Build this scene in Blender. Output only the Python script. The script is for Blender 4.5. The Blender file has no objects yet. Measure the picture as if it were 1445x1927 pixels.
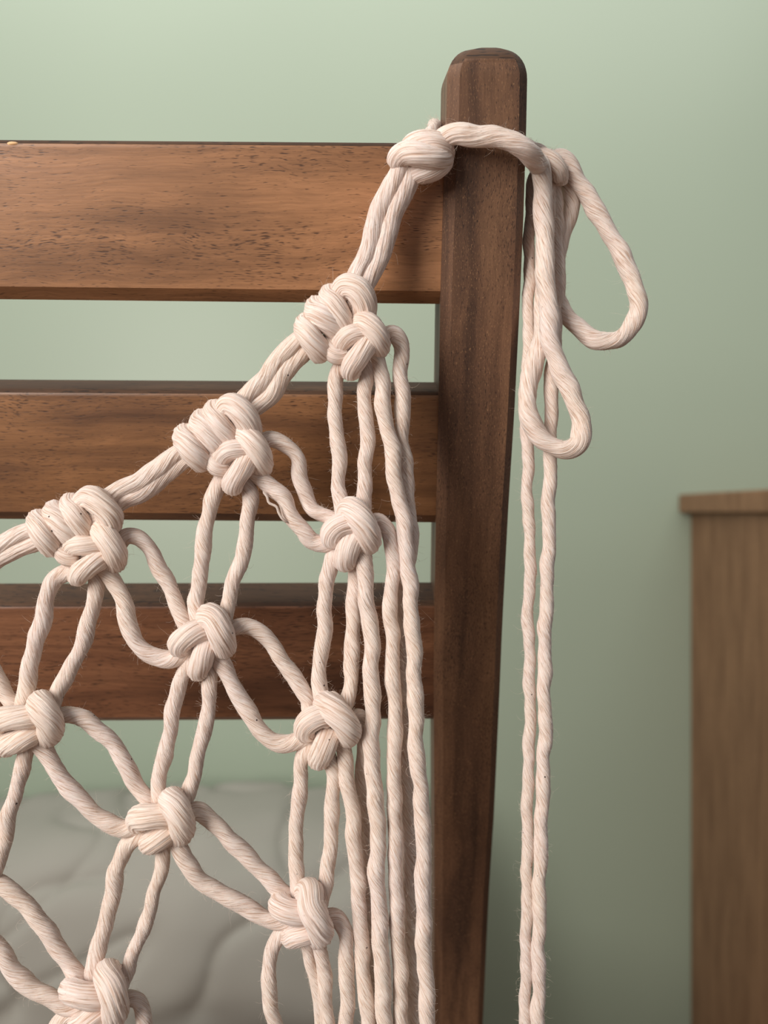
import bpy, bmesh, math, random
import numpy as np
from mathutils import Vector, Matrix, noise

# ------------------------------------------------------------------ camera
S = 0.00017            # metres per photograph pixel at the working distance
D = 0.25               # working distance of the camera
CZ = 0.95              # camera height
scene = bpy.context.scene
cam_data = bpy.data.cameras.new('camera')
cam_data.sensor_fit = 'HORIZONTAL'
cam_data.sensor_width = 36.0
cam_data.lens = 36.0 * D / (1445 * S)
cam_data.dof.use_dof = True
cam_data.dof.focus_distance = D - 0.012
cam_data.dof.aperture_fstop = 12.5
cam_data.clip_start = 0.01
cam = bpy.data.objects.new('camera', cam_data)
scene.collection.objects.link(cam)
cam.location = (0, -D, CZ)
cam.rotation_euler = (math.pi / 2, 0, 0)
scene.camera = cam

# ------------------------------------------------------------------ world, lights, exposure
world = bpy.data.worlds.new('room_ambience')
world.use_nodes = True
world.node_tree.nodes['Background'].inputs[0].default_value = (0.95, 0.97, 1.0, 1)
world.node_tree.nodes['Background'].inputs[1].default_value = 0.22
scene.world = world

def area(name, loc, target, sx, sy, power, col):
    l = bpy.data.lights.new(name, 'AREA')
    l.shape = 'RECTANGLE'; l.size = sx; l.size_y = sy; l.energy = power; l.color = col
    o = bpy.data.objects.new(name, l)
    scene.collection.objects.link(o)
    o.location = loc
    d = Vector(target) - Vector(loc)
    o.rotation_euler = d.to_track_quat('-Z', 'Y').to_euler()
    return o
# daylight of the window behind and to the left of the photographer
area('window_daylight', (-0.85, -0.95, 1.38), (0, 0, 0.95), 0.6, 1.0, 24, (1.0, 0.94, 0.88))
# unseen area light added overhead, so the far wall fades downwards
area('upper_wall_wash', (-0.10, 0.30, 2.55), (0.0, 1.1, 1.40), 2.8, 0.6, 19.5, (0.98, 1.0, 0.96))
scene.view_settings.view_transform = 'Standard'
scene.view_settings.look = 'None'
scene.view_settings.exposure = 0.0
scene.view_settings.gamma = 1.0
scene.view_settings.use_curve_mapping = False

# ------------------------------------------------------------------ helpers
rng = random.Random(7)
nrg = np.random.RandomState(11)

def tag(o, label=None, cat=None, group=None, kind=None):
    if label: o['label'] = label
    if cat: o['category'] = cat
    if group: o['group'] = group
    if kind: o['kind'] = kind
    return o

def link(name, me, mat, parent=None):
    o = bpy.data.objects.new(name, me)
    scene.collection.objects.link(o)
    if mat: me.materials.append(mat)
    if parent is not None: o.parent = parent
    return o

def mesh_pydata(name, v, f, smooth=True):
    me = bpy.data.meshes.new(name)
    me.from_pydata([tuple(p) for p in v], [], f)
    me.update()
    if smooth:
        me.polygons.foreach_set('use_smooth', [True] * len(me.polygons))
    return me

def empty(name, loc=(0, 0, 0)):
    o = bpy.data.objects.new(name, None)
    o.empty_display_size = 0.05
    o.location = loc
    scene.collection.objects.link(o)
    return o

def box(x0, x1, y0, y1, z0, z1, bevel=0.0, seg=2):
    bm = bmesh.new()
    bmesh.ops.create_cube(bm, size=1)
    for v in bm.verts:
        v.co = Vector(((x0 + x1) / 2 + v.co.x * (x1 - x0), (y0 + y1) / 2 + v.co.y * (y1 - y0), (z0 + z1) / 2 + v.co.z * (z1 - z0)))
    if bevel > 0:
        bmesh.ops.bevel(bm, geom=bm.edges[:], offset=bevel, segments=seg, affect='EDGES', profile=0.5)
    me = bpy.data.meshes.new('m')
    bm.to_mesh(me); bm.free()
    return me

# ------------------------------------------------------------------ materials
def srgb(r, g, b):
    f = lambda c: (c / 255 / 12.92) if c / 255 <= 0.04045 else ((c / 255 + 0.055) / 1.055) ** 2.4
    return (f(r), f(g), f(b), 1)

class NT:
    def __init__(s, name):
        s.m = bpy.data.materials.new(name); s.m.use_nodes = True
        s.t = s.m.node_tree; s.b = s.t.nodes['Principled BSDF']
    def n(s, typ, **kw):
        nd = s.t.nodes.new(typ)
        for k, v in kw.items():
            if k.startswith('i_'):
                key = k[2:].replace('_', ' ')
                nd.inputs[key].default_value = v
            else: setattr(nd, k, v)
        return nd
    def l(s, a, b): s.t.links.new(a, b)
    def ramp(s, fac, stops):
        r = s.n('ShaderNodeValToRGB')
        e = r.color_ramp.elements
        e[0].position, e[0].color = stops[0]
        e[1].position, e[1].color = stops[-1]
        for p, c in stops[1:-1]:
            x = e.new(p); x.color = c
        s.l(fac, r.inputs[0]); return r
    def noise(s, vec, scale, detail=2, rough=0.5, mapscale=None, loc=(0, 0, 0)):
        if mapscale:
            mp = s.n('ShaderNodeMapping'); mp.inputs['Scale'].default_value = mapscale; mp.inputs['Location'].default_value = loc
            s.l(vec, mp.inputs['Vector']); vec = mp.outputs[0]
        nz = s.n('ShaderNodeTexNoise'); nz.inputs['Scale'].default_value = scale
        nz.inputs['Detail'].default_value = detail; nz.inputs['Roughness'].default_value = rough
        s.l(vec, nz.inputs['Vector']); return nz.outputs['Fac']
    def mix(s, fac, a, b, blend='MIX'):
        mx = s.n('ShaderNodeMix'); mx.data_type = 'RGBA'; mx.blend_type = blend
        for sock, val in ((mx.inputs[0], fac), (mx.inputs[6], a), (mx.inputs[7], b)):
            if hasattr(val, 'links'): s.l(val, sock)
            else: sock.default_value = val
        return mx.outputs[2]
    def bump(s, h, strength, dist, prev=None):
        b = s.n('ShaderNodeBump'); b.inputs['Strength'].default_value = strength; b.inputs['Distance'].default_value = dist
        s.l(h, b.inputs['Height'])
        if prev is not None: s.l(prev, b.inputs['Normal'])
        return b.outputs[0]

BLK, WHT = (0, 0, 0, 1), (1, 1, 1, 1)

def wood_mat(name, axis, lo, mid, hi, pore, pore_t=(0.60, 0.68), pore_scale=(190, 1300), rough=0.42, fleck=None, seed=0.0, pore_amt=0.85, dark_bands=0.0):
    t = NT(name)
    tc = t.n('ShaderNodeTexCoord').outputs['Object']
    def ms(a, c):
        v = [c, c, c]; v[axis] = a; return tuple(v)
    L = (seed, seed * 1.7, seed * .6)
    # slight waviness of the grain
    wv = t.noise(tc, 30, 2)
    wob = t.n('ShaderNodeVectorMath', operation='SCALE'); wob.inputs['Scale'].default_value = 0.006
    cmb = t.n('ShaderNodeCombineXYZ')
    for i in range(3):
        if i != axis: t.l(wv, cmb.inputs[i])
    t.l(cmb.outputs[0], wob.inputs[0])
    add = t.n('ShaderNodeVectorMath', operation='ADD'); t.l(tc, add.inputs[0]); t.l(wob.outputs[0], add.inputs[1])
    vec = add.outputs[0]
    big = t.noise(vec, 1, 3, 0.55, ms(9, 62), L)
    col = t.ramp(big, [(0.32, lo), (0.5, mid), (0.68, hi)]).outputs[0]
    fine = t.noise(vec, 1, 3, 0.6, ms(70, 1500), L)
    fr = t.ramp(fine, [(0.3, (0.74, 0.72, 0.70, 1)), (0.7, (1.16, 1.15, 1.14, 1))]).outputs[0]
    col = t.mix(0.75, col, fr, 'MULTIPLY')
    if dark_bands > 0:
        bd = t.noise(vec, 1, 2, 0.5, ms(5, 190), (seed + 3, seed, seed))
        br = t.ramp(bd, [(0.50, WHT), (0.66, (0.45, 0.42, 0.42, 1))]).outputs[0]
        col = t.mix(dark_bands, col, br, 'MULTIPLY')
    pr = t.noise(vec, 1, 1, 0.5, ms(*pore_scale), (seed, seed + 5, seed + 2))
    dens = t.noise(vec, 1, 2, 0.5, ms(22, 60), (seed + 9, 0, 0))
    dm = t.n('ShaderNodeMath', operation='MULTIPLY_ADD'); dm.inputs[1].default_value = 0.34; dm.inputs[2].default_value = -0.17
    t.l(dens, dm.inputs[0])
    sm = t.n('ShaderNodeMath', operation='ADD'); t.l(pr, sm.inputs[0]); t.l(dm.outputs[0], sm.inputs[1])
    pf = t.ramp(sm.outputs[0], [(pore_t[0], BLK), (pore_t[1], WHT)])
    pa = t.n('ShaderNodeMath', operation='MULTIPLY'); pa.inputs[1].default_value = pore_amt
    t.l(pf.outputs[0], pa.inputs[0])
    col = t.mix(pa.outputs[0], col, pore)
    if fleck:
        fl = t.noise(vec, 1, 1, 0.5, ms(1100, 4200), (seed + 1.5, seed, 4))
        ff = t.ramp(fl, [(0.63, BLK), (0.74, (0.5, 0.5, 0.5, 1))]).outputs[0]
        col = t.mix(ff, col, fleck)
    t.l(col, t.b.inputs['Base Color'])
    rr = t.ramp(big, [(0.3, (rough + .1,) * 3 + (1,)), (0.7, (rough,) * 3 + (1,))]).outputs[0]
    t.l(rr, t.b.inputs['Roughness'])
    inv = t.n('ShaderNodeMath', operation='SUBTRACT'); inv.inputs[0].default_value = 1.0; t.l(pf.outputs[0], inv.inputs[1])
    n1 = t.bump(inv.outputs[0], 0.12, 0.0002)
    n2 = t.bump(fine, 0.25, 0.00015, n1)
    t.l(n2, t.b.inputs['Normal'])
    return t.m

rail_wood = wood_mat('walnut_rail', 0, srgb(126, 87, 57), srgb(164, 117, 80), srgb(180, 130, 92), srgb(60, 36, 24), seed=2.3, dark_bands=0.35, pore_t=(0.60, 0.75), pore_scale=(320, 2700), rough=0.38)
rail_wood_mid = wood_mat('walnut_rail_middle', 0, srgb(98, 65, 42), srgb(134, 93, 60), srgb(156, 111, 74), srgb(52, 30, 20), seed=6.3, dark_bands=0.45, pore_t=(0.60, 0.75), pore_scale=(320, 2700), rough=0.38)  # darker board, weaker gloss of the lower back put into its colour
rail_wood_low = wood_mat('walnut_rail_lower', 0, srgb(84, 52, 34), srgb(116, 76, 52), srgb(138, 94, 66), srgb(46, 27, 18), seed=9.3, dark_bands=0.5, pore_t=(0.60, 0.74), pore_scale=(220, 2100), rough=0.42)  # darkest board; the missing gloss low down is also in this colour
post_wood = wood_mat('walnut_post', 1, srgb(76, 51, 36), srgb(101, 71, 51), srgb(126, 92, 67), srgb(44, 26, 18), pore_t=(0.58, 0.72), pore_scale=(700, 3600),
                     fleck=srgb(172, 130, 92), seed=5.1, dark_bands=0.7, rough=0.50)
cab_wood = wood_mat('tan_cabinet_wood', 2, srgb(136, 100, 72), srgb(150, 112, 82), srgb(162, 122, 90), srgb(104, 72, 50), pore_t=(0.66, 0.74), pore_scale=(30, 500), rough=0.5, seed=1.0, pore_amt=.5)

def rope_mat():
    t = NT('cream_cotton_cord')
    at = t.n('ShaderNodeAttribute', attribute_name='fib').outputs['Vector']
    tc = t.n('ShaderNodeTexCoord').outputs['Object']
    yarn = t.noise(at, 8, 2, 0.55)
    fine = t.noise(at, 22, 2, 0.6)
    c = t.ramp(yarn, [(0.32, srgb(200, 170, 150)), (0.46, srgb(233, 214, 202)), (0.64, srgb(245, 233, 225))]).outputs[0]
    f = t.ramp(fine, [(0.3, (0.90, 0.87, 0.84, 1)), (0.55, (1.0, 1.0, 1.0, 1)), (0.75, (1.05, 1.05, 1.05, 1))]).outputs[0]
    c = t.mix(0.8, c, f, 'MULTIPLY')
    tone = t.noise(tc, 38, 2)
    tr = t.ramp(tone, [(0.35, (1.0, 0.975, 0.94, 1)), (0.65, (1.0, 0.98, 0.99, 1))]).outputs[0]
    c = t.mix(1.0, c, tr, 'MULTIPLY')
    # seed husk specks
    vo = t.n('ShaderNodeTexVoronoi'); vo.inputs['Scale'].default_value = 210
    t.l(tc, vo.inputs['Vector'])
    vr = t.ramp(vo.outputs['Distance'], [(0.045, WHT), (0.075, BLK)]).outputs[0]
    wn = t.ramp(t.noise(tc, 60, 0), [(0.54, BLK), (0.58, WHT)]).outputs[0]
    sp = t.mix(1.0, vr, wn, 'MULTIPLY')
    c = t.mix(sp, c, srgb(70, 45, 35))
    t.l(c, t.b.inputs['Base Color'])
    t.b.inputs['Roughness'].default_value = 0.95
    t.b.inputs['Specular IOR Level'].default_value = 0.15
    t.b.inputs['Sheen Weight'].default_value = 0.25
    t.b.inputs['Sheen Roughness'].default_value = 0.6
    t.b.inputs['Subsurface Weight'].default_value = 0.12
    t.b.inputs['Subsurface Radius'].default_value = (1.0, 0.6, 0.4)
    t.b.inputs['Subsurface Scale'].default_value = 0.0015
    n1 = t.bump(yarn, 0.55, 0.0006)
    n2 = t.bump(fine, 0.45, 0.00025, n1)
    t.l(n2, t.b.inputs['Normal'])
    return t.m
rope = rope_mat()
t = NT('cotton_fuzz'); t.b.inputs['Base Color'].default_value = srgb(232, 215, 200); t.b.inputs['Roughness'].default_value = 1.0
t.b.inputs['Specular IOR Level'].default_value = 0.1
fuzz_mat = t.m

def paint_mat(name, col, rough, bumpscale=220, amt=0.04):
    t = NT(name)
    tc = t.n('ShaderNodeTexCoord').outputs['Object']
    a = t.noise(tc, 1.3, 2)
    c = t.ramp(a, [(0.35, tuple(x * 0.97 for x in col[:3]) + (1,)), (0.65, tuple(min(1, x * 1.03) for x in col[:3]) + (1,))]).outputs[0]
    t.l(c, t.b.inputs['Base Color']); t.b.inputs['Roughness'].default_value = rough
    t.l(t.bump(t.noise(tc, bumpscale, 2), amt, 0.001), t.b.inputs['Normal'])
    return t.m
wall_paint = paint_mat('sage_green_wall_paint', srgb(177, 190, 169), 0.42)
floor_wood = wood_mat('floor_boards_wood', 0, srgb(96, 68, 46), srgb(120, 88, 60), srgb(138, 102, 72), srgb(60, 40, 28), pore_t=(0.66, 0.74), pore_scale=(20, 300), rough=0.45, seed=8.0, pore_amt=.5)
linen = paint_mat('grey_linen', srgb(164, 160, 150), 0.9, 900, 0.25)
mattress_mat = paint_mat('mattress_cloth', srgb(200, 196, 188), 0.9, 700, 0.2)

# ------------------------------------------------------------------ the setting
YW = 1.10
tag(link('wall_back', box(-2.2, 2.2, YW, YW + 0.1, 0, 2.6), wall_paint), kind='structure')
tag(link('floor', box(-2.2, 2.2, -2.4, YW, -0.05, 0), floor_wood), kind='structure')

# ------------------------------------------------------------------ wooden chair, backrest raked towards the viewer
RAKE = math.radians(20)
ZREF = CZ + (963.5 - 600) * S
UPV = Vector((0, -math.sin(RAKE), math.cos(RAKE)))
NRM = Vector((0, -math.cos(RAKE), -math.sin(RAKE)))
ORG = Vector((0, 0, ZREF))
CAMP = Vector((0, -D, CZ))
def plane_uv(px, py, w=0.0):
    """where the sight line of a photograph pixel meets the backrest plane (w = metres in front of the post faces)"""
    d = Vector(((px - 722.5) * S, D, (963.5 - py) * S))
    o = ORG + NRM * w
    k = (o - CAMP).dot(NRM) / d.dot(NRM)
    p = CAMP + d * k - ORG
    return p.x, p.dot(UPV)

chair = empty('wooden_chair', (0, 0, 0))
tag(chair, 'dark walnut wooden chair whose slatted backrest carries the macrame', 'chair')
MAT = Matrix((( 1, 0, 0, 0), (0, UPV.y, NRM.y, 0), (0, UPV.z, NRM.z, ZREF), (0, 0, 0, 1)))   # (u, v, w) -> world
# (u, v, w) is right handed: u x v = (0,-cos,-sin) = w

def loft(sections, caps=True):
    n = len(sections[0]); v = []; f = []
    for s in sections: v += s
    for i in range(len(sections) - 1):
        for j in range(n):
            a = i * n + j; b = i * n + (j + 1) % n
            f.append((a, b, b + n, a + n))
    if caps:
        f.append(tuple(range(n))[::-1]); f.append(tuple((len(sections) - 1) * n + j for j in range(n)))
    return v, f

def rrect(c0, c1, h0, h1, rs, k=6, flat=()):
    """rounded rectangle outline; rs radii for (+,+) (-,+) (-,-) (+,-) corners"""
    out = []
    for q, (sx, sy) in enumerate(((1, 1), (-1, 1), (-1, -1), (1, -1))):
        r = min(rs[q], h0 * .98, h1 * .98)
        cx = c0 + sx * (h0 - r); cy = c1 + sy * (h1 - r)
        for i in (range(k + 1) if q not in flat else (0, k)):
            a = math.pi / 2 * q + math.pi / 2 * i / k
            out.append((cx + r * math.cos(a), cy + r * math.sin(a)))
    return out

PT = 0.034     # post thickness
rows = [(130, 843, 995), (200, 843, 994), (300, 838, 991), (420, 834, 987), (560, 830, 981), (780, 826, 970), (950, 822, 959), (1180, 818, 947),
        (1300, 817, 942), (1540, 818, 931), (1690, 818, 921), (1927, 817, 910)]
prof = []
for y, l, r in rows:
    ul, v = plane_uv(l, y); ur, _ = plane_uv(r, y)
    prof.append((v, (ul + ur) / 2, (ur - ul) / 2))
vtop = plane_uv(910, 91, -0.006)[1]
vbot = (0.40 - ZREF) / math.cos(RAKE)
def build_post(mirror=None):
    secs = []
    prof2 = list(prof)
    v_, c_, h_ = prof2[-1]; prof2.append((vbot, c_ - 0.001, h_ * 0.97))
    # dense interpolation
    vs = [p[0] for p in prof2][::-1]; cs = [p[1] for p in prof2][::-1]; hs = [p[2] for p in prof2][::-1]
    R = 0.0085
    dense = list(np.linspace(vbot, vtop - R, 60)) + [vtop - R + R * math.sin(math.pi / 2 * i / 10) for i in range(1, 11)]
    for v in dense:
        c = float(np.interp(v, vs, cs)); h = float(np.interp(v, vs, hs)); d = PT / 2
        sh = 0.0
        if v > vtop - R:
            tt = min(1.0, (v - (vtop - R)) / R); o = R * (1 - math.sqrt(max(0.0, 1 - tt * tt)))
            h -= o * 0.92; d -= o * 0.62
        if mirror is not None: c = mirror - c
        pts = rrect(c, -PT / 2, h, d, (0.0026, 0.0034, 0.004, 0.004), flat=(0, 1))
        secs.append([(a, v, b) for a, b in pts][::-1])
    v, f = loft(secs)
    return mesh_pydata('post', v, f)

edge_wood = wood_mat('dark_upper_edge', 0, srgb(60, 40, 26), srgb(78, 53, 34), srgb(92, 64, 42), srgb(36, 24, 16), seed=3.3, rough=0.75)  # darker brown wood for the faces turned upwards
def chair_part(name, me, mat, label=None, edge=None):
    me.validate()
    bm = bmesh.new(); bm.from_mesh(me); bmesh.ops.recalc_face_normals(bm, faces=bm.faces[:]); bm.to_mesh(me); bm.free()
    o = link(name, me, mat, chair)
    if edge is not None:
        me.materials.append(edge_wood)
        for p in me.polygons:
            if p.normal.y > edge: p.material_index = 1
    o.matrix_local = MAT
    me.set_sharp_from_angle(angle=math.radians(40)) if hasattr(me, 'set_sharp_from_angle') else None
    if label: o['label'] = label
    return o
MIR = -0.34            # the twin post stands as far to the left, outside the picture
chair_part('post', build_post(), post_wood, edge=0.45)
chair_part('post', build_post(MIR), post_wood)

RAIL_V = []
def build_rail(tl, tr, bl, br, th, w0, u1=0.021, rtop=0.0022, rbot=0.0044):
    """front face corners in photograph pixels at x = 0 and x = 800"""
    ua, va = plane_uv(0, tl, w0); ub, vb = plane_uv(800, tr, w0)
    _, vc = plane_uv(0, bl, w0); _, vd = plane_uv(800, br, w0)
    RAIL_V.append((min(vc, vd) - 0.002, max(va, vb) + 0.002))
    secs = []
    us = np.linspace(MIR - u1, u1, 40)
    for u in us:
        k = (u - ua) / (ub - ua)
        k = max(-0.4, k)
        top = va + (vb - va) * k; bot = vc + (vd - vc) * k
        pts = rrect((top + bot) / 2, w0 - th / 2, (top - bot) / 2, th / 2, (rtop, rbot, 0.002, 0.002), flat=(1,))
        secs.append([(u, a, b) for a, b in pts])
    v, f = loft(secs)
    return mesh_pydata('rail', v, f)
W0 = -0.0045
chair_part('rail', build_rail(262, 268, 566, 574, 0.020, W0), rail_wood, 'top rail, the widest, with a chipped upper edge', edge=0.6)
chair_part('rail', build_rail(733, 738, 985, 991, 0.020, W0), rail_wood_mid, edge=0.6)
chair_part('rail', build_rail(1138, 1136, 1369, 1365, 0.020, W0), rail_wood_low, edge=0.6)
# chip of pale wood in the upper edge of the top rail
u, v = plane_uv(22, 266, W0)
bm = bmesh.new(); bmesh.ops.create_icosphere(bm, subdivisions=2, radius=1)
for q in bm.verts:
    n_ = noise.noise(q.co * 2.3) * 0.35 + 1
    q.co = Vector((u + q.co.x * 0.0017 * n_, v - 0.0006 + q.co.y * 0.0006 * n_, W0 - 0.0004 + q.co.z * 0.0006))
me = bpy.data.meshes.new('chip'); bm.to_mesh(me); bm.free()
chip_mat = paint_mat('bare_wood', srgb(236, 190, 140), 0.7)
chair_part('chip', me, chip_mat, 'small pale chip of bare wood')

# seat and legs, below the picture
yb = (ZREF - 0.40) * math.tan(RAKE)
ob = link('seat', box(MIR - 0.02, 0.045, yb - 0.01, yb + 0.31, 0.395, 0.42, 0.004), rail_wood, chair)
for x in (MIR - 0.03, 0.03):
    for y in (yb + 0.012, yb + 0.28):
        link('leg', box(x - 0.013, x + 0.013, y - 0.015, y + 0.015, 0, 0.396, 0.003), post_wood, chair)

# ------------------------------------------------------------------ macrame
macrame = empty('macrame_net', (0, 0, 0))
tag(macrame, 'cream cotton macrame net of knotted cords tied round the post of the wooden chair', 'macrame')
YB = -0.012
def at(px, py, d=0.0):
    """pixel of the photograph -> point at depth YB, d pixels nearer"""
    y = YB - d * S
    k = (D + y) / D
    return Vector(((px - 722.5) * S * k, y, CZ + (963.5 - py) * S * k))

FR = {'A': (640, 40, 2.408), 'B': (500, 480, 4.014), 'C': (260, 700, 4.014), 'D': (0, 880, 4.014), 'E': (940, 240, 2.963), 'F': (520, 880, 4.25),
      'G': (260, 1100, 3.853), 'H': (520, 1240, 4.25), 'I': (400, 1540, 3.141), 'J': (0, 1240, 3.6125), 'K': (0, 1600, 3.44), 'M': (920, 860, 3.567),
      'L': (900, 1400, 2.651), 'P': (0, 0, 1.0), 'Q': (640, 200, 6.02)}

def seq(*items):
    """'X', (x, y, d), ... : points read in the detail views of the photograph"""
    fr = 'P'; out = []
    for it in items:
        if isinstance(it, str): fr = it; continue
        ox, oy, s = FR[fr]
        x, y = it[0], it[1]; d = it[2] if len(it) > 2 else 0
        w = it[3] if len(it) > 3 else None
        q = (ox + x / s, oy + y / s, d, w)
        if out and math.hypot(q[0] - out[-1][0], q[1] - out[-1][1]) < 9 and abs(q[2] - out[-1][2]) < 8: continue
        out.append(q)
    return out

def catmull(P, step):
    P = np.array(P, float)
    Q = np.vstack([2 * P[0] - P[1], P, 2 * P[-1] - P[-2]])
    out = []
    for i in range(1, len(Q) - 2):
        p0, p1, p2, p3 = Q[i - 1], Q[i], Q[i + 1], Q[i + 2]
        # centripetal Catmull-Rom, evaluated on positions and widths together
        def tj(ti, a, b): return ti + max(1e-6, np.linalg.norm((b - a)[:3])) ** 0.5
        t0 = 0; t1 = tj(t0, p0, p1); t2 = tj(t1, p1, p2); t3 = tj(t2, p2, p3)
        n = max(2, int(np.linalg.norm((p2 - p1)[:3]) / step * 1.3))
        t = np.linspace(t1, t2, n, endpoint=False)[:, None]
        A1 = (t1 - t) / (t1 - t0) * p0 + (t - t0) / (t1 - t0) * p1
        A2 = (t2 - t) / (t2 - t1) * p1 + (t - t1) / (t2 - t1) * p2
        A3 = (t3 - t) / (t3 - t2) * p2 + (t - t2) / (t3 - t2) * p3
        B1 = (t2 - t) / (t2 - t0) * A1 + (t - t0) / (t2 - t0) * A2
        B2 = (t3 - t) / (t3 - t1) * A2 + (t - t1) / (t3 - t1) * A3
        out.append((t2 - t) / (t2 - t1) * B1 + (t - t1) / (t2 - t1) * B2)
    C = np.vstack(out + [P[-1][None]])
    d = np.r_[0, np.cumsum(np.linalg.norm(np.diff(C[:, :3], axis=0), axis=1))]
    n = max(6, int(d[-1] / step))
    s = np.linspace(0, d[-1], n)
    R = np.stack([np.interp(s, d, C[:, k]) for k in range(C.shape[1])], 1)
    return R, s

NSEG = 72
DEBUG = False
cord_log = []      # (positions, normals) for the loose fibres
def tube_arrays(pts, width=30, twist=30.0, step=3.4, flat=1.0, wob=1.5, ridge=1.0, fuzz=True, taper=(0, 0), lobes=1.0):
    for i in range(1, len(pts) - 1):
        a_ = Vector(pts[i][:3]) - Vector(pts[i - 1][:3]); b_ = Vector(pts[i + 1][:3]) - Vector(pts[i][:3])
        if a_.angle(b_) > 1.0 and min(a_.length, b_.length) < 26 and fuzz and DEBUG: print('KINK', [tuple(round(q) for q in pts[j][:3]) for j in (i - 1, i, i + 1)])
    P = []
    for (x, y, d, w) in pts:
        p = at(x, y, d)
        P.append((p.x, p.y, p.z, (w if w else width)))
    C, s = catmull(P, step * S)
    n = len(C)
    pos = C[:, :3].copy(); rad = C[:, 3] * 0.5 * S
    # pixel widths are widths at the base depth
    ph = nrg.rand(8) * 6.28
    L = s / S
    T = np.gradient(pos, axis=0); T /= np.linalg.norm(T, axis=1)[:, None]
    # frames
    N = np.zeros_like(T)
    view = np.array([0, -1.0, 0])
    # minimal-rotation frame, started facing the camera
    v0 = view - T[0] * view.dot(T[0])
    if np.linalg.norm(v0) < 1e-3: v0 = np.array([1.0, 0, 0])
    v0 /= np.linalg.norm(v0); N[0] = v0
    for i in range(1, n):
        v = N[i - 1] - T[i] * N[i - 1].dot(T[i]); N[i] = v / np.linalg.norm(v)
    B = np.cross(T, N)
    r0 = float(rad.mean())
    tw = math.tan(math.radians(twist)) / r0          # rad per metre
    th_tw = tw * s + 0.35 * np.sin(L / 47 + ph[0])
    fade = np.clip(np.minimum(L, L[-1] - L) / 30, 0, 1)
    a = (0.9 * wob * S) * fade
    pos = pos + N * (a * np.sin(L / 21 + ph[1]))[:, None] * .5 + B * (a * (np.sin(L / 19 + ph[2]) + .5 * np.sin(L / 9.5 + ph[3])))[:, None]
    rad = rad * (1 + 0.035 * wob * np.sin(L / 17 + ph[4]) + 0.02 * np.sin(L / 7 + ph[5]))
    for e, amt in enumerate(taper):
        if amt:
            q = L if e == 0 else L[-1] - L
            rad = rad * (1 - amt * np.clip(1 - q / 16, 0, 1) ** 2)
    # end caps: round off
    cap = np.minimum(L, L[-1] - L) / (rad / S)
    capf = np.where(cap < 0.6, np.sqrt(np.clip(1 - (1 - cap / 0.6) ** 2, 0.0, 1)), 1.0)
    rad = rad * np.maximum(capf, 0.05)
    th = np.linspace(0, 2 * np.pi, NSEG, endpoint=False)
    TH = th[None, :] + th_tw[:, None]                # material angle
    rr = np.ones((n, NSEG))
    # strands: a few soft lobes plus many irregular yarn ridges
    rr += lobes * 0.030 * np.cos(2 * TH + 0.6 * np.sin(L / 60 + ph[6])[:, None]) + lobes * 0.026 * np.cos(3 * TH + ph[7] + 0.7 * np.sin(L / 43)[:, None])
    for k in (9, 12, 15, 18, 21, 25):
        am = 0.0125 * ridge * (1 + 0.8 * np.sin(L / (35 + 5 * nrg.rand() * 6) + nrg.rand() * 6.28)) * (10 / (k + 3)) ** .5
        phk = nrg.rand() * 6.28 + 1.0 * np.sin(L / (70 + 30 * nrg.rand()) + nrg.rand() * 6.28)
        rr += am[:, None] * np.cos(k * TH + phk[:, None])
    ct, st = np.cos(th), np.sin(th)
    dirs = N[:, None, :] * ct[None, :, None] * flat + B[:, None, :] * st[None, :, None]
    V = pos[:, None, :] + dirs * (rad[:, None] * rr)[:, :, None]
    fib = np.stack([np.cos(TH), np.sin(TH), np.repeat((s / r0 * 0.075)[:, None] + nrg.rand() * 50, NSEG, 1)], 2)
    if fuzz:
        cord_log.append((pos, rad, N, B, T))
    return V.reshape(-1, 3), fib.reshape(-1, 3), n

def tube_mesh(name, V, fib, n):
    m = NSEG
    i = np.arange(n - 1)[:, None] * m; j = np.arange(m)[None, :]; j2 = (j + 1) % m
    F = np.stack([i + j, i + j2, i + m + j2, i + m + j], 2).reshape(-1, 4)
    faces = F.tolist()
    faces.append(list(range(m))[::-1]); faces.append([(n - 1) * m + k for k in range(m)])
    me = bpy.data.meshes.new(name)
    me.from_pydata(V.tolist(), [], faces)
    a = me.attributes.new('fib', 'FLOAT_VECTOR', 'POINT')
    a.data.foreach_set('vector', fib.astype(np.float32).ravel())
    me.polygons.foreach_set('use_smooth', [True] * len(me.polygons))
    me.update()
    return me

def cord(pts, width=30, name='cord', parent=None, label=None, **kw):
    if name == 'cord': width *= 0.91
    V, fib, n = tube_arrays(pts, width, **kw)
    o = link(name, tube_mesh(name, V, fib, n), rope, parent or macrame)
    if label: o['label'] = label
    return o

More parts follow.
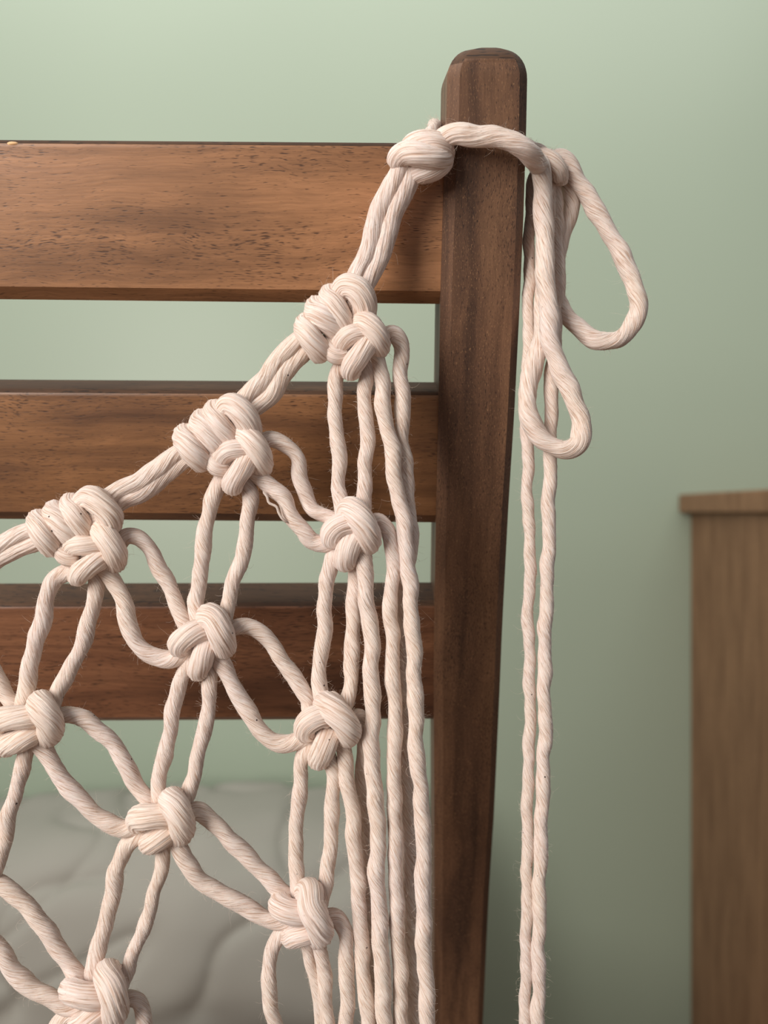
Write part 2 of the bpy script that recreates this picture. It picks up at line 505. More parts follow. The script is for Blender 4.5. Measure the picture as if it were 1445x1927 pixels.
def knot(center, rx, rz, loops, label=None, d0=2, name='knot', hearts=()):
    """a knot: its hidden heart, and each visible loop as a sub-part"""
    cx, cy = center
    bm = bmesh.new()
    for (hx, hy, ra, rb, ang, dep) in [(cx, cy, rx, rz, 0.0, d0)] + list(hearts):
        c = at(hx, hy, dep)
        new = bmesh.ops.create_icosphere(bm, subdivisions=4, radius=1)['verts']
        ca, sa = math.cos(math.radians(ang)), math.sin(math.radians(ang))
        for q in new:
            k = 1 + 0.12 * noise.noise(q.co * 2.2 + Vector((cx, cy, 0)))
            a_, b_ = q.co.x * ra * S * k, q.co.z * rb * S * k
            q.co = c + Vector((a_ * ca - b_ * sa, q.co.y * 13 * S * k, a_ * sa + b_ * ca))
    me = bpy.data.meshes.new(name); bm.to_mesh(me); bm.free()
    a = me.attributes.new('fib', 'FLOAT_VECTOR', 'POINT')
    co = np.empty(len(me.vertices) * 3, np.float32); me.vertices.foreach_get('co', co); co = co.reshape(-1, 3)
    fb = np.stack([co[:, 0] / S / 9, co[:, 1] / S / 9, co[:, 2] / S / 30], 1)
    a.data.foreach_set('vector', fb.ravel())
    me.polygons.foreach_set('use_smooth', [True] * len(me.polygons))
    k = link(name, me, rope, macrame)
    if label: k['label'] = label
    for lp in loops:
        pts, w = lp[0], lp[1]
        kw = dict(twist=16, wob=0.25, step=2.2, lobes=.5, ridge=1.15)
        if len(lp) > 2: kw.update(lp[2])
        cord(pts, w, name='loop', parent=k, **kw)
    return k

OFF = 2160     # the cords go on below the picture to here

# ---- tie round the post and the two cords that carry the net
cord(seq('Q', (1060, 520, 26), (1120, 420, 40), (1200, 350, 56), (1330, 310, 70), 'A', (610, 520, 72), (700, 525, 72), (790, 552, 70), (850, 592, 58), (888, 638, 20), (905, 662, -20), (925, 668, -60)), 38, twist=22, wob=.5,
     label='cord looped round the front of the post')
cord(seq('Q', (740, 560, 40), (690, 700, 34), (560, 950, 20), (440, 1200, 12), 'B', (760, 20, 8), (700, 130, 6), (660, 230, 2)), 39, twist=14, wob=.5)
cord(seq('Q', (850, 590, 38), (820, 740, 32), (700, 1000, 18), (600, 1220, 10), 'B', (850, 40, 5), (790, 160, 3), (720, 280, 0)), 39, twist=14, wob=.5)
cord(seq('Q', (900, 600, 24), (985, 390, 22), (1050, 275, -6), (1072, 235, -60), 'P', (817, 236, -150), (832, 240, -198), (900, 250, -210), (970, 265, -205), (1004, 280, -150), (1018, 300, -90)), 26, twist=20, wob=.5, label='cord passing behind the post')
knot((640 + 920 / 6.02, 200 + 590 / 6.02), 36, 30, [
    (seq('Q', (800, 500, 30), (850, 445, 46), (950, 415, 56), (1080, 440, 56), (1160, 510, 44), (1175, 600, 26)), 42),
    (seq('Q', (650, 665, 28), (670, 575, 46), (760, 530, 62), (900, 555, 72), (1040, 595, 66), (1140, 620, 48), (1170, 590, 28)), 40),
    (seq('Q', (880, 760, 26), (930, 735, 42), (1030, 705, 48), (1120, 650, 44), (1170, 580, 28)), 42),
    (seq('Q', (900, 780, 26), (960, 775, 34), (1040, 740, 34), (1110, 690, 28)), 28)], label='overhand knot beside the post', d0=32)

# ---- half hitch knots along the upper edge
def edge_knot(fr, c, L, he, **k):
    specs = [(45, {}), (40, {}), (41, {}), (42, {}), (31, {}), (36, {}), (42, {}), (38, {})]
    loops = []
    for i, pts in enumerate(L):
        loops.append((seq(fr, *pts), specs[i][0], specs[i][1]))
    ox, oy, s = FR[fr]
    hearts = [(ox + h[0] / s, oy + h[1] / s, h[2], h[3], h[4], h[5]) for h in he]
    return knot((ox + c[0] / s, oy + c[1] / s), 34, 30, loops, hearts=hearts, **k)

edge_knot('B', (610, 570), [
    [(640, 340, -4), (585, 275, 16), (630, 235, 32), (700, 270, 38), (740, 340, 34), (745, 415, 22), (715, 480, 2)],
    [(500, 280, -4), (480, 330, 18), (530, 400, 34), (575, 490, 30), (590, 570, 8)],
    [(400, 370, -6), (375, 420, 16), (430, 470, 34), (510, 540, 28), (560, 600, 6)],
    [(330, 500, -6), (298, 545, 16), (335, 620, 34), (390, 700, 26), (430, 770, 4)],
    [(470, 620, 0), (475, 700, 16), (530, 760, 24), (610, 750, 12)],
    [(560, 720, 4), (580, 650, 26), (650, 600, 36), (740, 600, 30), (800, 640, 10)],
    [(700, 540, 2), (730, 505, 24), (790, 540, 42), (840, 610, 40), (850, 690, 16), (830, 720, 0)],
    [(810, 620, 10), (760, 690, 34), (700, 770, 38), (650, 840, 28), (640, 900, 4)]], [(520, 440, 56, 25, 33, 12), (700, 690, 36, 34, 0, 10), (690, 340, 20, 24, 0, 20)], label='half hitch knot cluster highest on the edge')
edge_knot('C', (680, 560), [
    [(720, 400, -6), (665, 310, 12), (710, 255, 30), (780, 305, 38), (830, 380, 32), (840, 450, 20), (800, 500, 2)],
    [(600, 260, -4), (570, 320, 18), (610, 400, 34), (670, 480, 28), (690, 540, 4)],
    [(500, 330, -6), (470, 390, 16), (520, 450, 32), (590, 530, 26), (620, 590, 4)],
    [(380, 440, -6), (350, 500, 16), (390, 570, 34), (450, 640, 28), (500, 700, 4)],
    [(530, 570, 0), (550, 650, 16), (600, 720, 22), (680, 730, 12)],
    [(620, 690, 4), (640, 630, 26), (710, 590, 36), (800, 600, 28), (840, 640, 8)],
    [(770, 500, 2), (810, 480, 24), (870, 540, 42), (920, 620, 38), (930, 700, 14), (910, 740, 0)],
    [(850, 630, 10), (810, 700, 34), (760, 770, 38), (720, 830, 26), (710, 880, 4)]], [(590, 420, 56, 25, 30, 12), (760, 660, 36, 34, 0, 10), (770, 390, 22, 26, 0, 20)], label='half hitch knot cluster midway along the edge')
edge_knot('D', (640, 520), [
    [(690, 380, -6), (640, 270, 12), (690, 230, 28), (780, 300, 36), (830, 370, 32), (820, 430, 18), (790, 470, 2)],
    [(560, 240, -4), (530, 300, 18), (570, 370, 34), (620, 450, 28), (650, 520, 4)],
    [(430, 300, -6), (410, 350, 16), (460, 420, 32), (530, 500, 26), (570, 560, 4)],
    [(310, 370, -6), (290, 420, 16), (320, 490, 34), (370, 560, 28), (410, 620, 4)],
    [(450, 540, 0), (460, 610, 16), (510, 680, 22), (600, 690, 12)],
    [(540, 640, 4), (560, 590, 26), (640, 590, 36), (730, 600, 28), (790, 630, 8)],
    [(750, 490, 2), (770, 480, 24), (820, 550, 42), (865, 630, 38), (870, 700, 14), (850, 730, 0)],
    [(800, 670, 10), (730, 710, 34), (650, 760, 36), (600, 800, 24), (580, 830, 4)]], [(560, 380, 56, 24, 20, 12), (700, 620, 36, 32, 0, 10), (750, 380, 22, 24, 0, 20)], label='half hitch knot cluster at the left')

# ---- bands between the edge knots
def band(a, b, **k):
    cord(a, 37, twist=15, wob=.5, **k); cord(b, 37, twist=11, wob=.5, **k)
band(seq('B', (310, 590, 8), (200, 690, 6), (100, 780, 4), 'C', (960, 50, 4), (850, 160, 6), (760, 260, 8)),
     seq('B', (340, 680, -2), (260, 760, 0), (130, 900, 0), 'C', (1010, 165, 0), (880, 260, 0), (800, 320, -4)))
band(seq('C', (420, 560, 8), (290, 620, 6), (150, 730, 4), 'D', (1190, 10, 4), (1050, 110, 4), (900, 170, 6), (760, 270, 8)),
     seq('C', (440, 620, 0), (330, 680, -2), (180, 790, -4), 'D', (1220, 70, -4), (1080, 180, -4), (940, 240, -2), (800, 320, -4)))
band(seq('D', (330, 470, 8), (220, 480, 6), (100, 530, 4), (0, 590, 4), (-150, 700, 4), (-500, 860, 4), (-1100, 1000, 4)),
     seq('D', (340, 540, -2), (250, 570, 0), (120, 620, 0), (0, 680, 0), (-150, 780, 0), (-500, 930, 0), (-1100, 1080, 0)))

# ---- square knots
def sq(center, rx, rz, l1, l2, l3, w=(46, 44, 44), label=None, extra=()):
    lo = [(l1, w[0], dict(twist=20)), (l2, w[1], dict(twist=14)), (l3, w[2], dict(twist=12))]
    return knot(center, rx, rz, lo + list(extra), label=label)

sq((661, 1002), 28, 28,
   seq('F', (560, 400, 6), (600, 330, 30), (665, 400, 46), (715, 490, 44), (735, 570, 28), (720, 630, 2)),
   seq('F', (650, 470, 14), (570, 450, 30), (490, 475, 32), (450, 540, 18), (480, 590, 2)),
   seq('F', (640, 540, 14), (600, 600, 28), (565, 670, 26), (550, 730, 12), (570, 760, -4)))
sq((387, 1208), 30, 30,
   seq('G', (560, 290, 2), (515, 230, 26), (560, 260, 42), (590, 330, 46), (615, 400, 36), (620, 470, 4)),
   seq('G', (500, 340, 16), (420, 345, 32), (350, 380, 34), (300, 430, 18), (340, 470, 0)),
   seq('G', (510, 420, 14), (480, 490, 30), (455, 560, 28), (435, 610, 12), (450, 640, -4)), w=(46, 42, 40))
sq((618, 1370), 29, 29,
   seq('H', (390, 350, 4), (410, 370, 28), (480, 430, 44), (550, 510, 44), (580, 580, 28), (550, 630, 2)),
   seq('H', (430, 470, 16), (350, 455, 32), (270, 490, 32), (230, 560, 16), (270, 600, 0)),
   seq('H', (430, 590, 14), (400, 660, 30), (370, 730, 26), (340, 790, 10), (350, 820, -4)), w=(46, 42, 42),
   extra=[(seq('H', (420, 340, 0), (450, 310, 14), (490, 350, 14), (520, 400, 0)), 24)])
sq((58, 1366), 34, 28,
   seq('J', (310, 320, 2), (270, 300, 28), (300, 360, 44), (340, 430, 42), (340, 500, 20), (310, 530, 2)),
   seq('J', (270, 400, 14), (190, 400, 32), (90, 400, 36), (10, 410, 24), (-20, 450, 6)),
   seq('J', (260, 500, 14), (190, 530, 30), (120, 560, 28), (60, 580, 14), (40, 600, -4)), w=(46, 42, 40))
sq((314, 1552), 32, 28,
   seq('J', (1210, 980, 2), (1165, 960, 28), (1200, 1020, 44), (1230, 1090, 44), (1240, 1160, 26), (1210, 1200, 2)),
   seq('J', (1170, 1080, 14), (1100, 1070, 30), (1010, 1075, 34), (940, 1080, 18), (950, 1130, 0)),
   seq('J', (1150, 1170, 14), (1100, 1210, 30), (1050, 1240, 26), (1020, 1250, 10), (1010, 1260, -4)), w=(46, 43, 40))
sq((574, 1732), 30, 26,
   seq('I', (540, 440, 4), (575, 440, 28), (580, 520, 44), (620, 610, 46), (640, 670, 28), (610, 700, 2)),
   seq('I', (560, 560, 12), (500, 560, 32), (430, 540, 34), (400, 510, 18), (420, 480, 0)),
   seq('I', (600, 660, 12), (560, 680, 28), (510, 690, 26), (470, 700, 12), (450, 680, -4)), w=(46, 42, 38))
sq((184, 1882), 32, 28,
   seq('K', (730, 810, 2), (690, 800, 28), (720, 880, 44), (740, 970, 46), (745, 1050, 30), (700, 1100, 2)),
   seq('K', (680, 950, 14), (600, 950, 32), (510, 930, 34), (460, 900, 16), (480, 880, 0)),
   seq('K', (680, 1040, 14), (610, 1080, 30), (550, 1120, 28), (480, 1150, 12)), w=(46, 43, 40))

# ---- cords from the highest edge knot
cord(seq('B', (600, 800, 6), (545, 870, 4), (520, 1000), (528, 1200), (535, 1350), (555, 1560), 'F', (500, 50), (505, 200), (540, 400, 2), (580, 470, -2)), 29)
cord(seq('B', (770, 780, 0), (765, 880), (752, 1000), (752, 1200), (768, 1400), (755, 1560), 'F', (712, 50), (700, 200), (690, 350, 0), (660, 440, -2)), 29)
cord(seq('B', (770, 700, 8), (840, 780, 8), (870, 900, 6), (885, 1100, 6), (905, 1250, 8), (950, 1450, 10), 'F', (945, 60, 10), (970, 200, 10), (1005, 380, 12), (1035, 560, 14), (1050, 800, 14),
         (1072, 1000, 14), (1085, 1250, 14), (1100, 1500, 14), 'H', (1105, 150, 14), (1112, 300, 14), (1115, 600, 14), (1130, 850, 14), (1150, 1050, 14), (1172, 1300, 14), (1172, 1600, 14),
         'I', (1245, 300, 14), (1247, 700, 14), (1262, 1000, 14), (1272, 1216, 14), 'P', (806, OFF, 14)), 31)
cord(seq('B', (820, 640, -4), (890, 610, -2), (960, 595, -2), (1020, 680, -4), (1020, 850, -6), (1030, 1050, -8), (1028, 1250, -10), (1030, 1400, -14), (1050, 1600, -16), 'F', (1045, 200, -16), (1060, 400, -16),
         (1075, 600, -18), (1040, 850, -26), (1005, 1100, -34), (1005, 1400, -40), 'H', (1015, 200, -44), (1035, 600, -46), (1030, 900, -46), (1048, 1200, -46), (1068, 1600, -46),
         'I', (1165, 400, -46), (1170, 700, -46), (1180, 1000, -46), (1190, 1216, -46), 'P', (781, OFF, -46)), 31)
# ---- first row, right-hand knot
cord(seq('F', (740, 500, 0), (775, 430, 2), (830, 425, 4), (890, 490, 6), (925, 620, 8), (935, 780, 8), (922, 950, 8), (912, 1150, 8), (928, 1400, 8), 'H', (930, 50, 8), (935, 200, 8), (948, 450, 8), (952, 650, 8),
         (932, 900, 8), (950, 1100, 8), (945, 1300, 8), (955, 1600, 8), 'I', (1085, 250, 8), (1085, 450, 8), (1095, 700, 6), (1110, 950, 6), (1112, 1216, 6), 'P', (756, OFF, 4)), 29)
cord(seq('F', (650, 560, 10), (690, 680, 12), (705, 830, 12), (715, 1000, 12), (742, 1200, 12), (762, 1400, 14), 'H', (760, 50, 16), (766, 300, 18), (768, 500, 18), (762, 700, 18), (770, 950, 18), (805, 1200, 18),
         (810, 1400, 18), (805, 1600, 18), 'I', (970, 280, 18), (980, 500, 18), (995, 750, 18), (1005, 1000, 18), (1018, 1216, 18), 'P', (726, OFF, 18)), 32)
cord(seq('F', (620, 700, -8), (630, 850, -12), (628, 1000, -14), (612, 1200, -14), (602, 1400, -12), (605, 1650, -8), 'H', (590, 200, -4), (560, 340, 0), (520, 430, 0), (480, 500, -2)), 30)
cord(seq('F', (500, 640, -2), (445, 720), (412, 850), (392, 1050), (385, 1250), (370, 1400), (345, 1620), 'H', (345, 180), (355, 320, 2), (390, 420, 2), (430, 500, -2)), 30)
# ---- right-hand loops of the middle edge knot
cord(seq('C', (900, 600, -2), (935, 530, 0), (1000, 505, 2), (1100, 540, 2), (1190, 640, 0), (1225, 800, -4), (1280, 950, -8), 'F', (300, 345, -6), (420, 405, -4), (520, 450, -4)), 30)
cord(seq('C', (830, 720, 8), (900, 780, 8), (1000, 860, 8), (1090, 950, 8), (1150, 1080, 8), (1250, 1195, 6), 'F', (280, 580, 2), (400, 620, 2), (480, 600, 0), (560, 560, -4)), 32)
cord(seq('C', (670, 760, 2), (600, 850), (555, 970), (530, 1100), (490, 1300), (470, 1500), 'G', (440, 40), (420, 150, 2), (435, 290, 2), (480, 380, -2)), 31)
cord(seq('C', (800, 780, 0), (840, 900), (840, 1050), (820, 1200), (795, 1360), (745, 1500), 'G', (675, 50), (640, 190, 2), (600, 290, 0), (560, 360, -2)), 30)
cord(seq('C', (940, 900, 22), (975, 945, 24), (985, 985, 24), (1045, 1018, 26), (1060, 1060, 26), (1090, 1110, 26), (1130, 1140, 20)), 4.5, name='loose_yarn', twist=5, wob=.2, lobes=0, fuzz=False)
# ---- left edge knot
cord(seq('D', (860, 640, -2), (900, 570, 0), (960, 525, 2), (1050, 535, 2), (1140, 620, 0), (1215, 780, -4), (1290, 930, -4), 'P', (338, 1150, -2), (351, 1175, -2), (367, 1195, -4), (385, 1208, -6)), 31)
cord(seq('D', (750, 690, 6), (810, 780, 8), (880, 900, 8), (940, 1050, 8), (980, 1200, 8), (1040, 1330, 8), (1130, 1420, 8), 'G', (110, 535, 6), (240, 540, 4), (350, 490, 2), (430, 440, -4)), 33)
cord(seq('D', (620, 720, 0), (520, 780), (415, 850), (355, 980), (320, 1150), (265, 1350), (225, 1500), 'J', (195, 60), (178, 200), (165, 320, 2), (190, 430, -2)), 33)
cord(seq('D', (710, 760, 0), (725, 870), (712, 1000), (680, 1120), (640, 1300), (555, 1460), 'J', (500, 40), (425, 170), (365, 300, 2), (320, 380, 0)), 31)
# ---- second row: middle knot
cord(seq('G', (600, 380, -2), (670, 315, 0), (760, 305, 2), (870, 340, 2), (970, 430, 0), (1060, 570, -2), (1150, 710, -2), (1230, 840, -2), 'H', (265, 410, -2), (340, 470, -4), (420, 520, -8)), 31)
cord(seq('G', (530, 430, 4), (590, 540, 8), (650, 660, 8), (730, 800, 8), (800, 930, 8), (880, 1060, 8), (980, 1130, 6), (1100, 1150, 4), (1200, 1120, 2), 'H', (240, 620, 2), (340, 600, -2)), 33)
cord(seq('G', (410, 510, 0), (345, 600), (300, 720), (262, 880), (230, 1050), (190, 1250), (150, 1440), (150, 1600, 2), (200, 1690, -2)), 30)
cord(seq('G', (510, 560, -2), (525, 680), (510, 850), (485, 1030), (440, 1220), (400, 1380), (350, 1550, 0), (300, 1640, -2)), 29)
# ---- second row: right knot
cord(seq('H', (560, 560, -6), (600, 470, -6), (660, 450, -10), (695, 540, -16), (700, 700, -22), (690, 900, -28), (690, 1100, -32), (705, 1300, -34), (720, 1600, -34), 'I', (905, 300, -34), (920, 500, -34),
         (935, 800, -34), (950, 1000, -34), (965, 1216, -34), 'P', (709, OFF, -34)), 28)
cord(seq('H', (310, 650, -2), (240, 740), (190, 870), (190, 1000), (170, 1250), (148, 1500), 'I', (490, 210), (500, 350, 2), (520, 480, 2), (560, 560, -4)), 29)
cord(seq('H', (400, 720, -4), (440, 850, -2), (455, 1000), (448, 1200), (430, 1450), 'I', (700, 150), (690, 230), (670, 380, 2), (640, 500, 2), (600, 580, -4)), 29)
cord(seq('H', (450, 600, 6), (520, 700, 6), (560, 850, 6), (568, 1000, 6), (605, 1200, 6), (622, 1450, 4), 'I', (848, 280, 4), (868, 500, 4), (880, 750, 4), (900, 1000, 4), (920, 1216, 4), 'P', (700, OFF, 4)), 30)
# ---- left knot
cord(seq('J', (340, 480, -2), (400, 400, 0), (480, 380, 2), (580, 410, 2), (680, 490, 2), (780, 600, 0), (860, 730, 0), (930, 850, -2), (1010, 980, -2), (1080, 1060, -4)), 32)
cord(seq('J', (200, 490, 4), (270, 580, 8), (340, 690, 8), (410, 800, 8), (500, 900, 8), (610, 1030, 8), (730, 1110, 6), (850, 1150, 4), (960, 1150, 2), (1060, 1120, -4)), 33)
cord(seq('J', (210, 560, -4), (175, 660), (140, 770), (105, 910), (65, 1060), (25, 1250), (-10, 1380), (-60, 1520), (-120, 1700)), 29)
cord(seq('J', (-260, -160, -2), (-130, -30, -2), (-20, 120, -2), (60, 270, -2), (140, 390, -4)), 31)
cord(seq('J', (110, 500, 2), (40, 520, 4), (-40, 570, 6), (-160, 560, 6), (-300, 480, 4)), 31)
cord(seq('J', (90, 540, -2), (-20, 620, -2), (-100, 760, -2), (-180, 1000, -2)), 31)
# ---- third row: left of middle knot
cord(seq('J', (1060, 1140, -2), (960, 1190, 0), (870, 1270), (800, 1400), 'K', (745, 130), (728, 300), (695, 440), (645, 590), (612, 740), (605, 850, 2), (640, 950, -2)), 32)
cord(seq('J', (1130, 1200, -4), (1105, 1300, 0), (1100, 1420), 'K', (1030, 180), (980, 340), (935, 490), (875, 640), (820, 790), (780, 890, 0), (740, 960, -4)), 27)
cord(seq('J', (1240, 1110, -2), 'P', (358, 1531, 0), (374, 1527, 2), (393, 1539, 2), 'G', (600, 1775, 2), 'I', (100, 130, 2), (190, 210, 0), (300, 320, 0), (400, 430, 0), (480, 500, -4)), 33)
cord(seq('J', (1130, 1140, 4), (1200, 1240, 8), 'K', (1210, 90, 8), (1280, 180, 8), (1370, 240, 6), 'I', (0, 410, 4), (150, 500, 4), (300, 580, 4), (400, 610, 2), (490, 600, -4)), 33)
# ---- knot at the bottom right
cord(seq('I', (480, 620, -2), (410, 670, 0), (355, 780), (330, 950), (340, 1100), (375, 1216), 'P', (530, 1990), (536, OFF)), 29)
cord(seq('I', (540, 680, -6), (565, 780, -4), (595, 920, -4), (625, 1060, -4), (640, 1216, -4), 'P', (606, OFF, -4)), 24)
cord(seq('I', (590, 640, 4), (635, 770, 4), (655, 900, 4), (668, 1050, 4), (680, 1216, 4), 'P', (620, OFF, 4)), 28)
cord(seq('I', (630, 620, -2), (680, 580, 2), (740, 590, 4), (780, 680, 4), (792, 850, 4), (795, 1050, 2), (790, 1216, 2), 'P', (649, OFF, 2)), 30)
# ---- knot at the bottom left
cord(seq('K', (-230, 120, 0), (-100, 190, 0), (30, 240, 0), (150, 330), (260, 470), (370, 620), (450, 740), (530, 860, 0), (600, 930, -4)), 33)
cord(seq('K', (-180, 480, 6), (-80, 560, 6), (10, 660, 6), (90, 790, 8), (200, 880, 8), (330, 960, 6), (450, 1010, 2), (560, 1010, -4)), 34)
cord(seq('K', (560, 1060, -2), (440, 1080, 0), (350, 1170, 0), (300, 1300, 0), (280, 1500, 0), 'P', (60, OFF + 120)), 32)
cord(seq('K', (750, 1010, -4), (820, 960, 0), (890, 970, 2), (930, 1050, 2), (940, 1150, 2), (930, 1400, 0), 'P', (255, OFF + 150)), 30)
cord(seq('K', (620, 1120, -4), (600, 1250, 0), (560, 1500, 0), 'P', (140, OFF + 120)), 29)
cord(seq('K', (680, 1100, 4), (760, 1230, 6), (850, 1400, 6), (960, 1520, 6), 'P', (330, OFF + 80)), 32)

# ---- bow and hanging ends at the right of the post
Z0 = -60
knot((1026, 307), 20, 17, [
    (seq('E', (200, 170, -48), (240, 160, -34), (290, 190, -26), (330, 240, -30), (330, 300, -46)), 30, {}),
    (seq('E', (270, 150, -60), (310, 190, -46), (345, 260, -42), (335, 320, -56)), 26, {}),
    (seq('E', (170, 130, -66), (215, 130, -56), (260, 170, -52), (300, 210, -60)), 26, {})], d0=-56, label='slip knot at the right of the post')
# front bow loop, going over into its own return
cord(seq('E', (215, 190, -40), (228, 235, -8), (238, 330, -14), (243, 430, -22), (250, 600, -28), (255, 800, -26), (270, 1000, -24), (285, 1180, -24), (335, 1350, -24), (410, 1500, -24), (455, 1640, -24), (435, 1760, -26),
         (350, 1800, -28), (250, 1750, -30), (175, 1630, -32), (150, 1500, -36), (180, 1360, -44), (215, 1250, -52), (240, 1120, -60), (250, 900, -66), (255, 700, -68), (270, 450, -68), (270, 280, -64)), 38, twist=24,
     label='long bow loop hanging in front')
# large bow loop at the right
cord(seq('E', (290, 180, -60), (350, 175, -56), (400, 230, -56), (450, 320, -58), (530, 450, -58), (620, 600, -60), (690, 740, -60), (750, 870, -60), (772, 990, -60), (740, 1100, -62), (660, 1185, -64),
         (560, 1190, -68), (460, 1130, -72), (370, 1050, -76), (320, 960, -80), (310, 800, -84), (330, 650, -84), (390, 500, -84), (400, 400, -82), (370, 290, -76), (320, 240, -70)), 36, twist=26,
     label='wide bow loop bulging to the right')
# the two long ends
cord(seq('E', (215, 230, -70), (180, 330, -76), (172, 500, -80), (165, 700, -80), (163, 900, -80), (160, 1100, -80), (160, 1300, -80), (150, 1500, -76), (150, 1700, -74), 'M', (262, 0, -74), (258, 200, -72), (268, 500, -70),
         (280, 700, -70), (262, 1000, -70), (270, 1300, -70), (275, 1700, -70), 'L', (253, 60, -70), (247, 150, -70), (245, 400, -70), (243, 700, -70), (240, 900, -70), (236, 1200, -70), (232, 1397, -70), 'P', (985, OFF, -70)), 24, twist=30,
     label='thinner long hanging end next to the post')
cord(seq('E', (300, 260, -66), (315, 400, -66), (315, 550, -66), (325, 700, -66), (325, 900, -66), (310, 1100, -66), (300, 1250, -64), (290, 1400, -60), (285, 1600, -60), (282, 1800, -60), 'M', (410, 60, -60), (402, 300, -60), (400, 600, -60),
         (385, 950, -60), (375, 1250, -60), (372, 1600, -60), (378, 1850, -60), 'L', (327, 60, -60), (318, 300, -60), (308, 600, -60), (302, 900, -60), (300, 1200, -60), (298, 1397, -60), 'P', (1010, OFF, -60)), 28, twist=30,
     label='thicker long hanging end')

# ---- loose fibres
pv = np.array([p[0] for p in prof][::-1]); pc = np.array([p[1] for p in prof][::-1]); phw = np.array([p[2] for p in prof][::-1])
def in_chair(P):
    q = P - np.array(ORG)
    u = q[:, 0]; v = q @ np.array(UPV); w = q @ np.array(NRM)
    c = np.interp(v, pv, pc); h = np.interp(v, pv, phw)
    inp = (np.abs(u - c) < h + 0.0005) & (w < 0.0005) & (w > -PT - 0.0005)
    for a, b in RAIL_V:
        inp |= (v > a) & (v < b) & (u < 0.03) & (w < W0 + 0.0006) & (w > -0.026)
    return inp.any()
def fuzz(count):
    vs = []; fs = []
    w = np.array([len(c[0]) for c in cord_log], float); w /= w.sum()
    pick = nrg.choice(len(cord_log), count, p=w)
    for ci in pick:
        pos, rad, N, B, T = cord_log[ci]
        i = nrg.randint(2, len(pos) - 2)
        a = nrg.rand() * 6.28
        out = N[i] * math.cos(a) + B[i] * math.sin(a)
        p = pos[i] + out * rad[i] * 0.97
        d = out * (0.35 + nrg.rand() * .7) + T[i] * (nrg.randn() * 1.0) + nrg.randn(3) * .25
        d /= np.linalg.norm(d)
        Lh = (5 + nrg.exponential(5.5)) * S
        nseg = 5; st = Lh / nseg
        r = (0.08 + 0.10 * nrg.rand()) * S
        curl = nrg.randn(3) * 0.8
        base = len(vs); fbase = len(fs); trail = []
        for k in range(nseg + 1):
            e1 = np.cross(d, [0.3, 0.2, 0.93]); e1 /= np.linalg.norm(e1) + 1e-9
            e2 = np.cross(d, e1)
            rk = r * (1 - 0.6 * k / nseg)
            for q in range(3):
                an = q * 2.094
                vs.append(p + (e1 * math.cos(an) + e2 * math.sin(an)) * rk)
            if k < nseg:
                for q in range(3):
                    q2 = (q + 1) % 3; b0 = base + k * 3
                    fs.append((b0 + q, b0 + q2, b0 + 3 + q2, b0 + 3 + q))
            trail.append(p); p = p + d * st
            d = d + curl * 0.55 + nrg.randn(3) * .22; d /= np.linalg.norm(d)
        if in_chair(np.array(trail)): del vs[base:]; del fs[fbase:]
    me = mesh_pydata('loose_fibres', vs, fs)
    o = link('loose_fibres', me, fuzz_mat, macrame)
    o['kind'] = 'stuff'
fuzz(34000)

# ------------------------------------------------------------------ tall cabinet against the wall, right
XC = 576 * S * (D + YW) / D
cab = empty('tall_cabinet', (XC + 0.3, YW - 0.225, 0))
tag(cab, 'plain tan wooden cabinet standing against the green wall at the right', 'cabinet')
def cpart(name, x0, x1, y0, y1, z0, z1, bev=0.002, label=None):
    o = link(name, box(x0 - cab.location.x, x1 - cab.location.x, y0 - cab.location.y, y1 - cab.location.y, z0, z1, bev), cab_wood, cab)
    if label: o['label'] = label
    return o
ZT = CZ + 33 * S * (D + YW) / D
ZB = CZ - 1 * S * (D + YW) / D
cpart('side_panel', XC, XC + 0.02, YW - 0.45, YW - 0.002, 0.06, ZB)
cpart('side_panel', XC + 0.58, XC + 0.6, YW - 0.45, YW - 0.002, 0.06, ZB)
cpart('stile', XC - 0.006, XC + 0.001, YW - 0.45, YW - 0.20, 0.06, ZB, 0.002)
cpart('back_panel', XC + 0.02, XC + 0.58, YW - 0.012, YW - 0.002, 0.06, ZB)
cpart('top_board', XC - 0.021, XC + 0.62, YW - 0.47, YW - 0.002, ZB, ZT, 0.003)
cpart('bottom_board', XC + 0.02, XC + 0.58, YW - 0.45, YW - 0.012, 0.06, 0.08)
cpart('plinth', XC + 0.01, XC + 0.59, YW - 0.43, YW - 0.01, 0.0, 0.06, 0.002)
for k in range(2):
    d_ = cpart('door', XC + 0.022 + k * 0.279, XC + 0.299 + k * 0.279, YW - 0.47, YW - 0.452, 0.08, ZB - 0.003, 0.003)
    bm = bmesh.new(); bmesh.ops.create_uvsphere(bm, u_segments=16, v_segments=10, radius=0.012)
    bmesh.ops.translate(bm, verts=bm.verts, vec=(XC + (0.28 if k == 0 else 0.32) - cab.location.x, YW - 0.482 - cab.location.y, 0.55))
    me = bpy.data.meshes.new('knob'); bm.to_mesh(me); bm.free()
    link('knob', me, cab_wood, d_)

# ------------------------------------------------------------------ bed corner with a rumpled duvet
bed = empty('bed', (-0.6, 0.9, 0))
tag(bed, 'low bed under the grey duvet against the green wall', 'bed')
def bpart(name, x0, x1, y0, y1, z0, z1, bev, mat):
    return link(name, box(x0 + 0.6, x1 + 0.6, y0 - 0.9, y1 - 0.9, z0, z1, bev, 3), mat, bed)
bpart('mattress', -1.5, 0.07, 0.70, YW - 0.03, 0.14, 0.29, 0.02, mattress_mat)
bpart('bed_frame', -1.52, 0.08, 0.69, YW - 0.025, 0.06, 0.14, 0.004, cab_wood)
for x in (-1.49, 0.05):
    for y in (0.72, YW - 0.055):
        bpart('leg', x - 0.02, x + 0.02, y - 0.02, y + 0.02, 0, 0.06, 0.003, cab_wood)

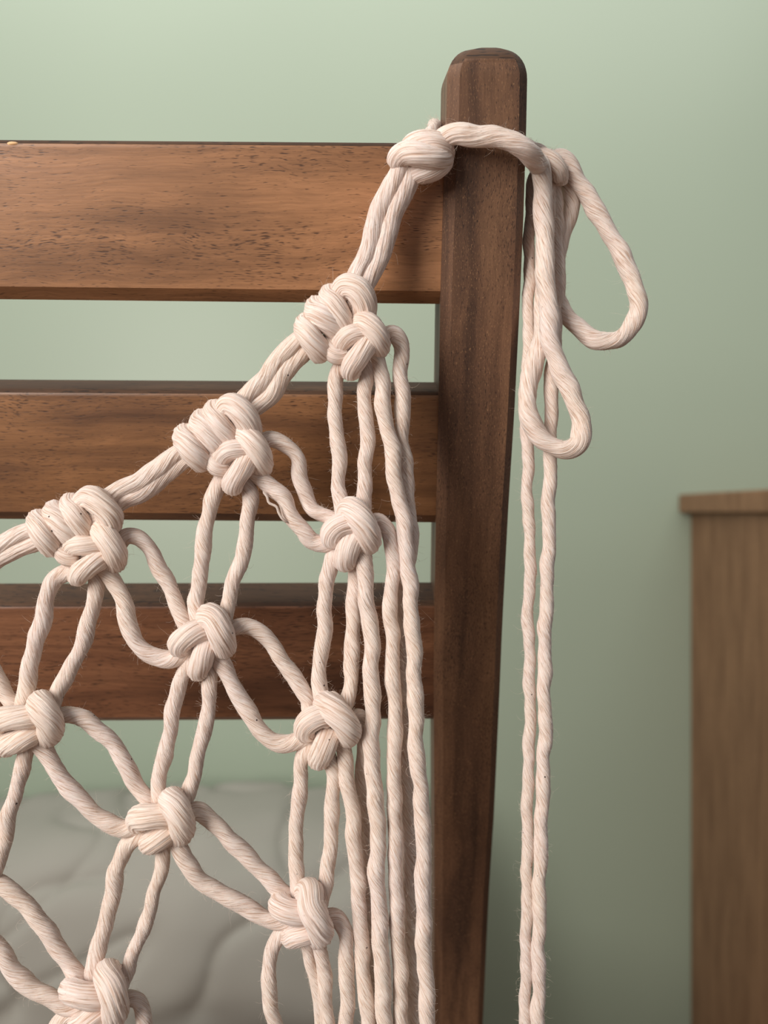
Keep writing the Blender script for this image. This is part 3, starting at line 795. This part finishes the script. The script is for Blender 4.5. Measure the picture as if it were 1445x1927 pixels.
def duvet():
    x0, x1, ya, yb2, zb = -1.45, 0.088, 0.70, YW - 0.02, 0.291
    nx, ns = 300, 110
    vs = []; fs = []
    # the height of the top along x, from the photograph's outline
    kx = [-1.45, -0.62, -0.50, -0.43, -0.26, -0.15, -0.118, -0.08, 0.06, 0.09]
    kz = [0.500, 0.505, 0.511, 0.524, 0.530, 0.532, 0.522, 0.521, 0.521, 0.516]
    for i in range(nx + 1):
        x = x0 + (x1 - x0) * i / nx
        H = float(np.interp(x, kx, kz)) - zb
        e = min((x - x0), (x1 - x)) / 0.035
        ef = math.sqrt(max(0.0, 1 - (1 - min(1, e)) ** 2)) if e < 1 else 1.0
        ef = max(ef, 0.03)
        for j in range(ns + 1):
            a = math.pi * j / ns
            c, s_ = math.cos(a), math.sin(a)
            ex = 0.62
            yy = (ya + yb2) / 2 - (yb2 - ya) / 2 * (abs(c) ** ex) * (1 if c > 0 else -1) * (0.8 + 0.2 * ef)
            zz = zb + H * (abs(s_) ** ex) * ef
            p = Vector((x * 5.2, yy * 5.2, zz * 5.2))
            fold = noise.fractal(p, 1.0, 2.0, 3)
            r1 = 1 - abs(noise.noise(Vector((x * 4.1 + zz * 5, yy * 3, zz * 7 - x * 3.0 + 4))))
            r2 = 1 - abs(noise.noise(Vector((x * 7 - zz * 6 + 9, yy * 5, zz * 4 + x * 2.0))))
            dd = 0.007 * fold - 0.013 * r1 ** 16 - 0.008 * r2 ** 20
            k = min(1, (zz - zb) / 0.04)
            nrm = Vector((0, -c * 0.8, s_)).normalized()
            q = Vector((x, yy, zz)) + nrm * dd * k * min(1, ef * 1.2)
            q.y = min(q.y, YW - 0.006); q.z = max(q.z, zb)
            vs.append(q - Vector((-0.6, 0.9, 0.291)))
    n = ns + 1
    for i in range(nx):
        for j in range(ns):
            a = i * n + j
            fs.append((a, a + n, a + n + 1, a + 1))
    fs.append(tuple(range(n))); fs.append(tuple(nx * n + k for k in range(n))[::-1])
    for i in range(nx):
        fs.append((i * n, i * n + n - 1, (i + 1) * n + n - 1, (i + 1) * n))
    me = mesh_pydata('duvet', vs, fs)
    bm = bmesh.new(); bm.from_mesh(me); bmesh.ops.recalc_face_normals(bm, faces=bm.faces[:]); bm.to_mesh(me); bm.free()
    o = link('duvet', me, linen)
    o.location = (-0.6, 0.9, 0.291)
    tag(o, 'pale grey rumpled duvet on the bed, seen blurred behind the net', 'bedding')
duvet()
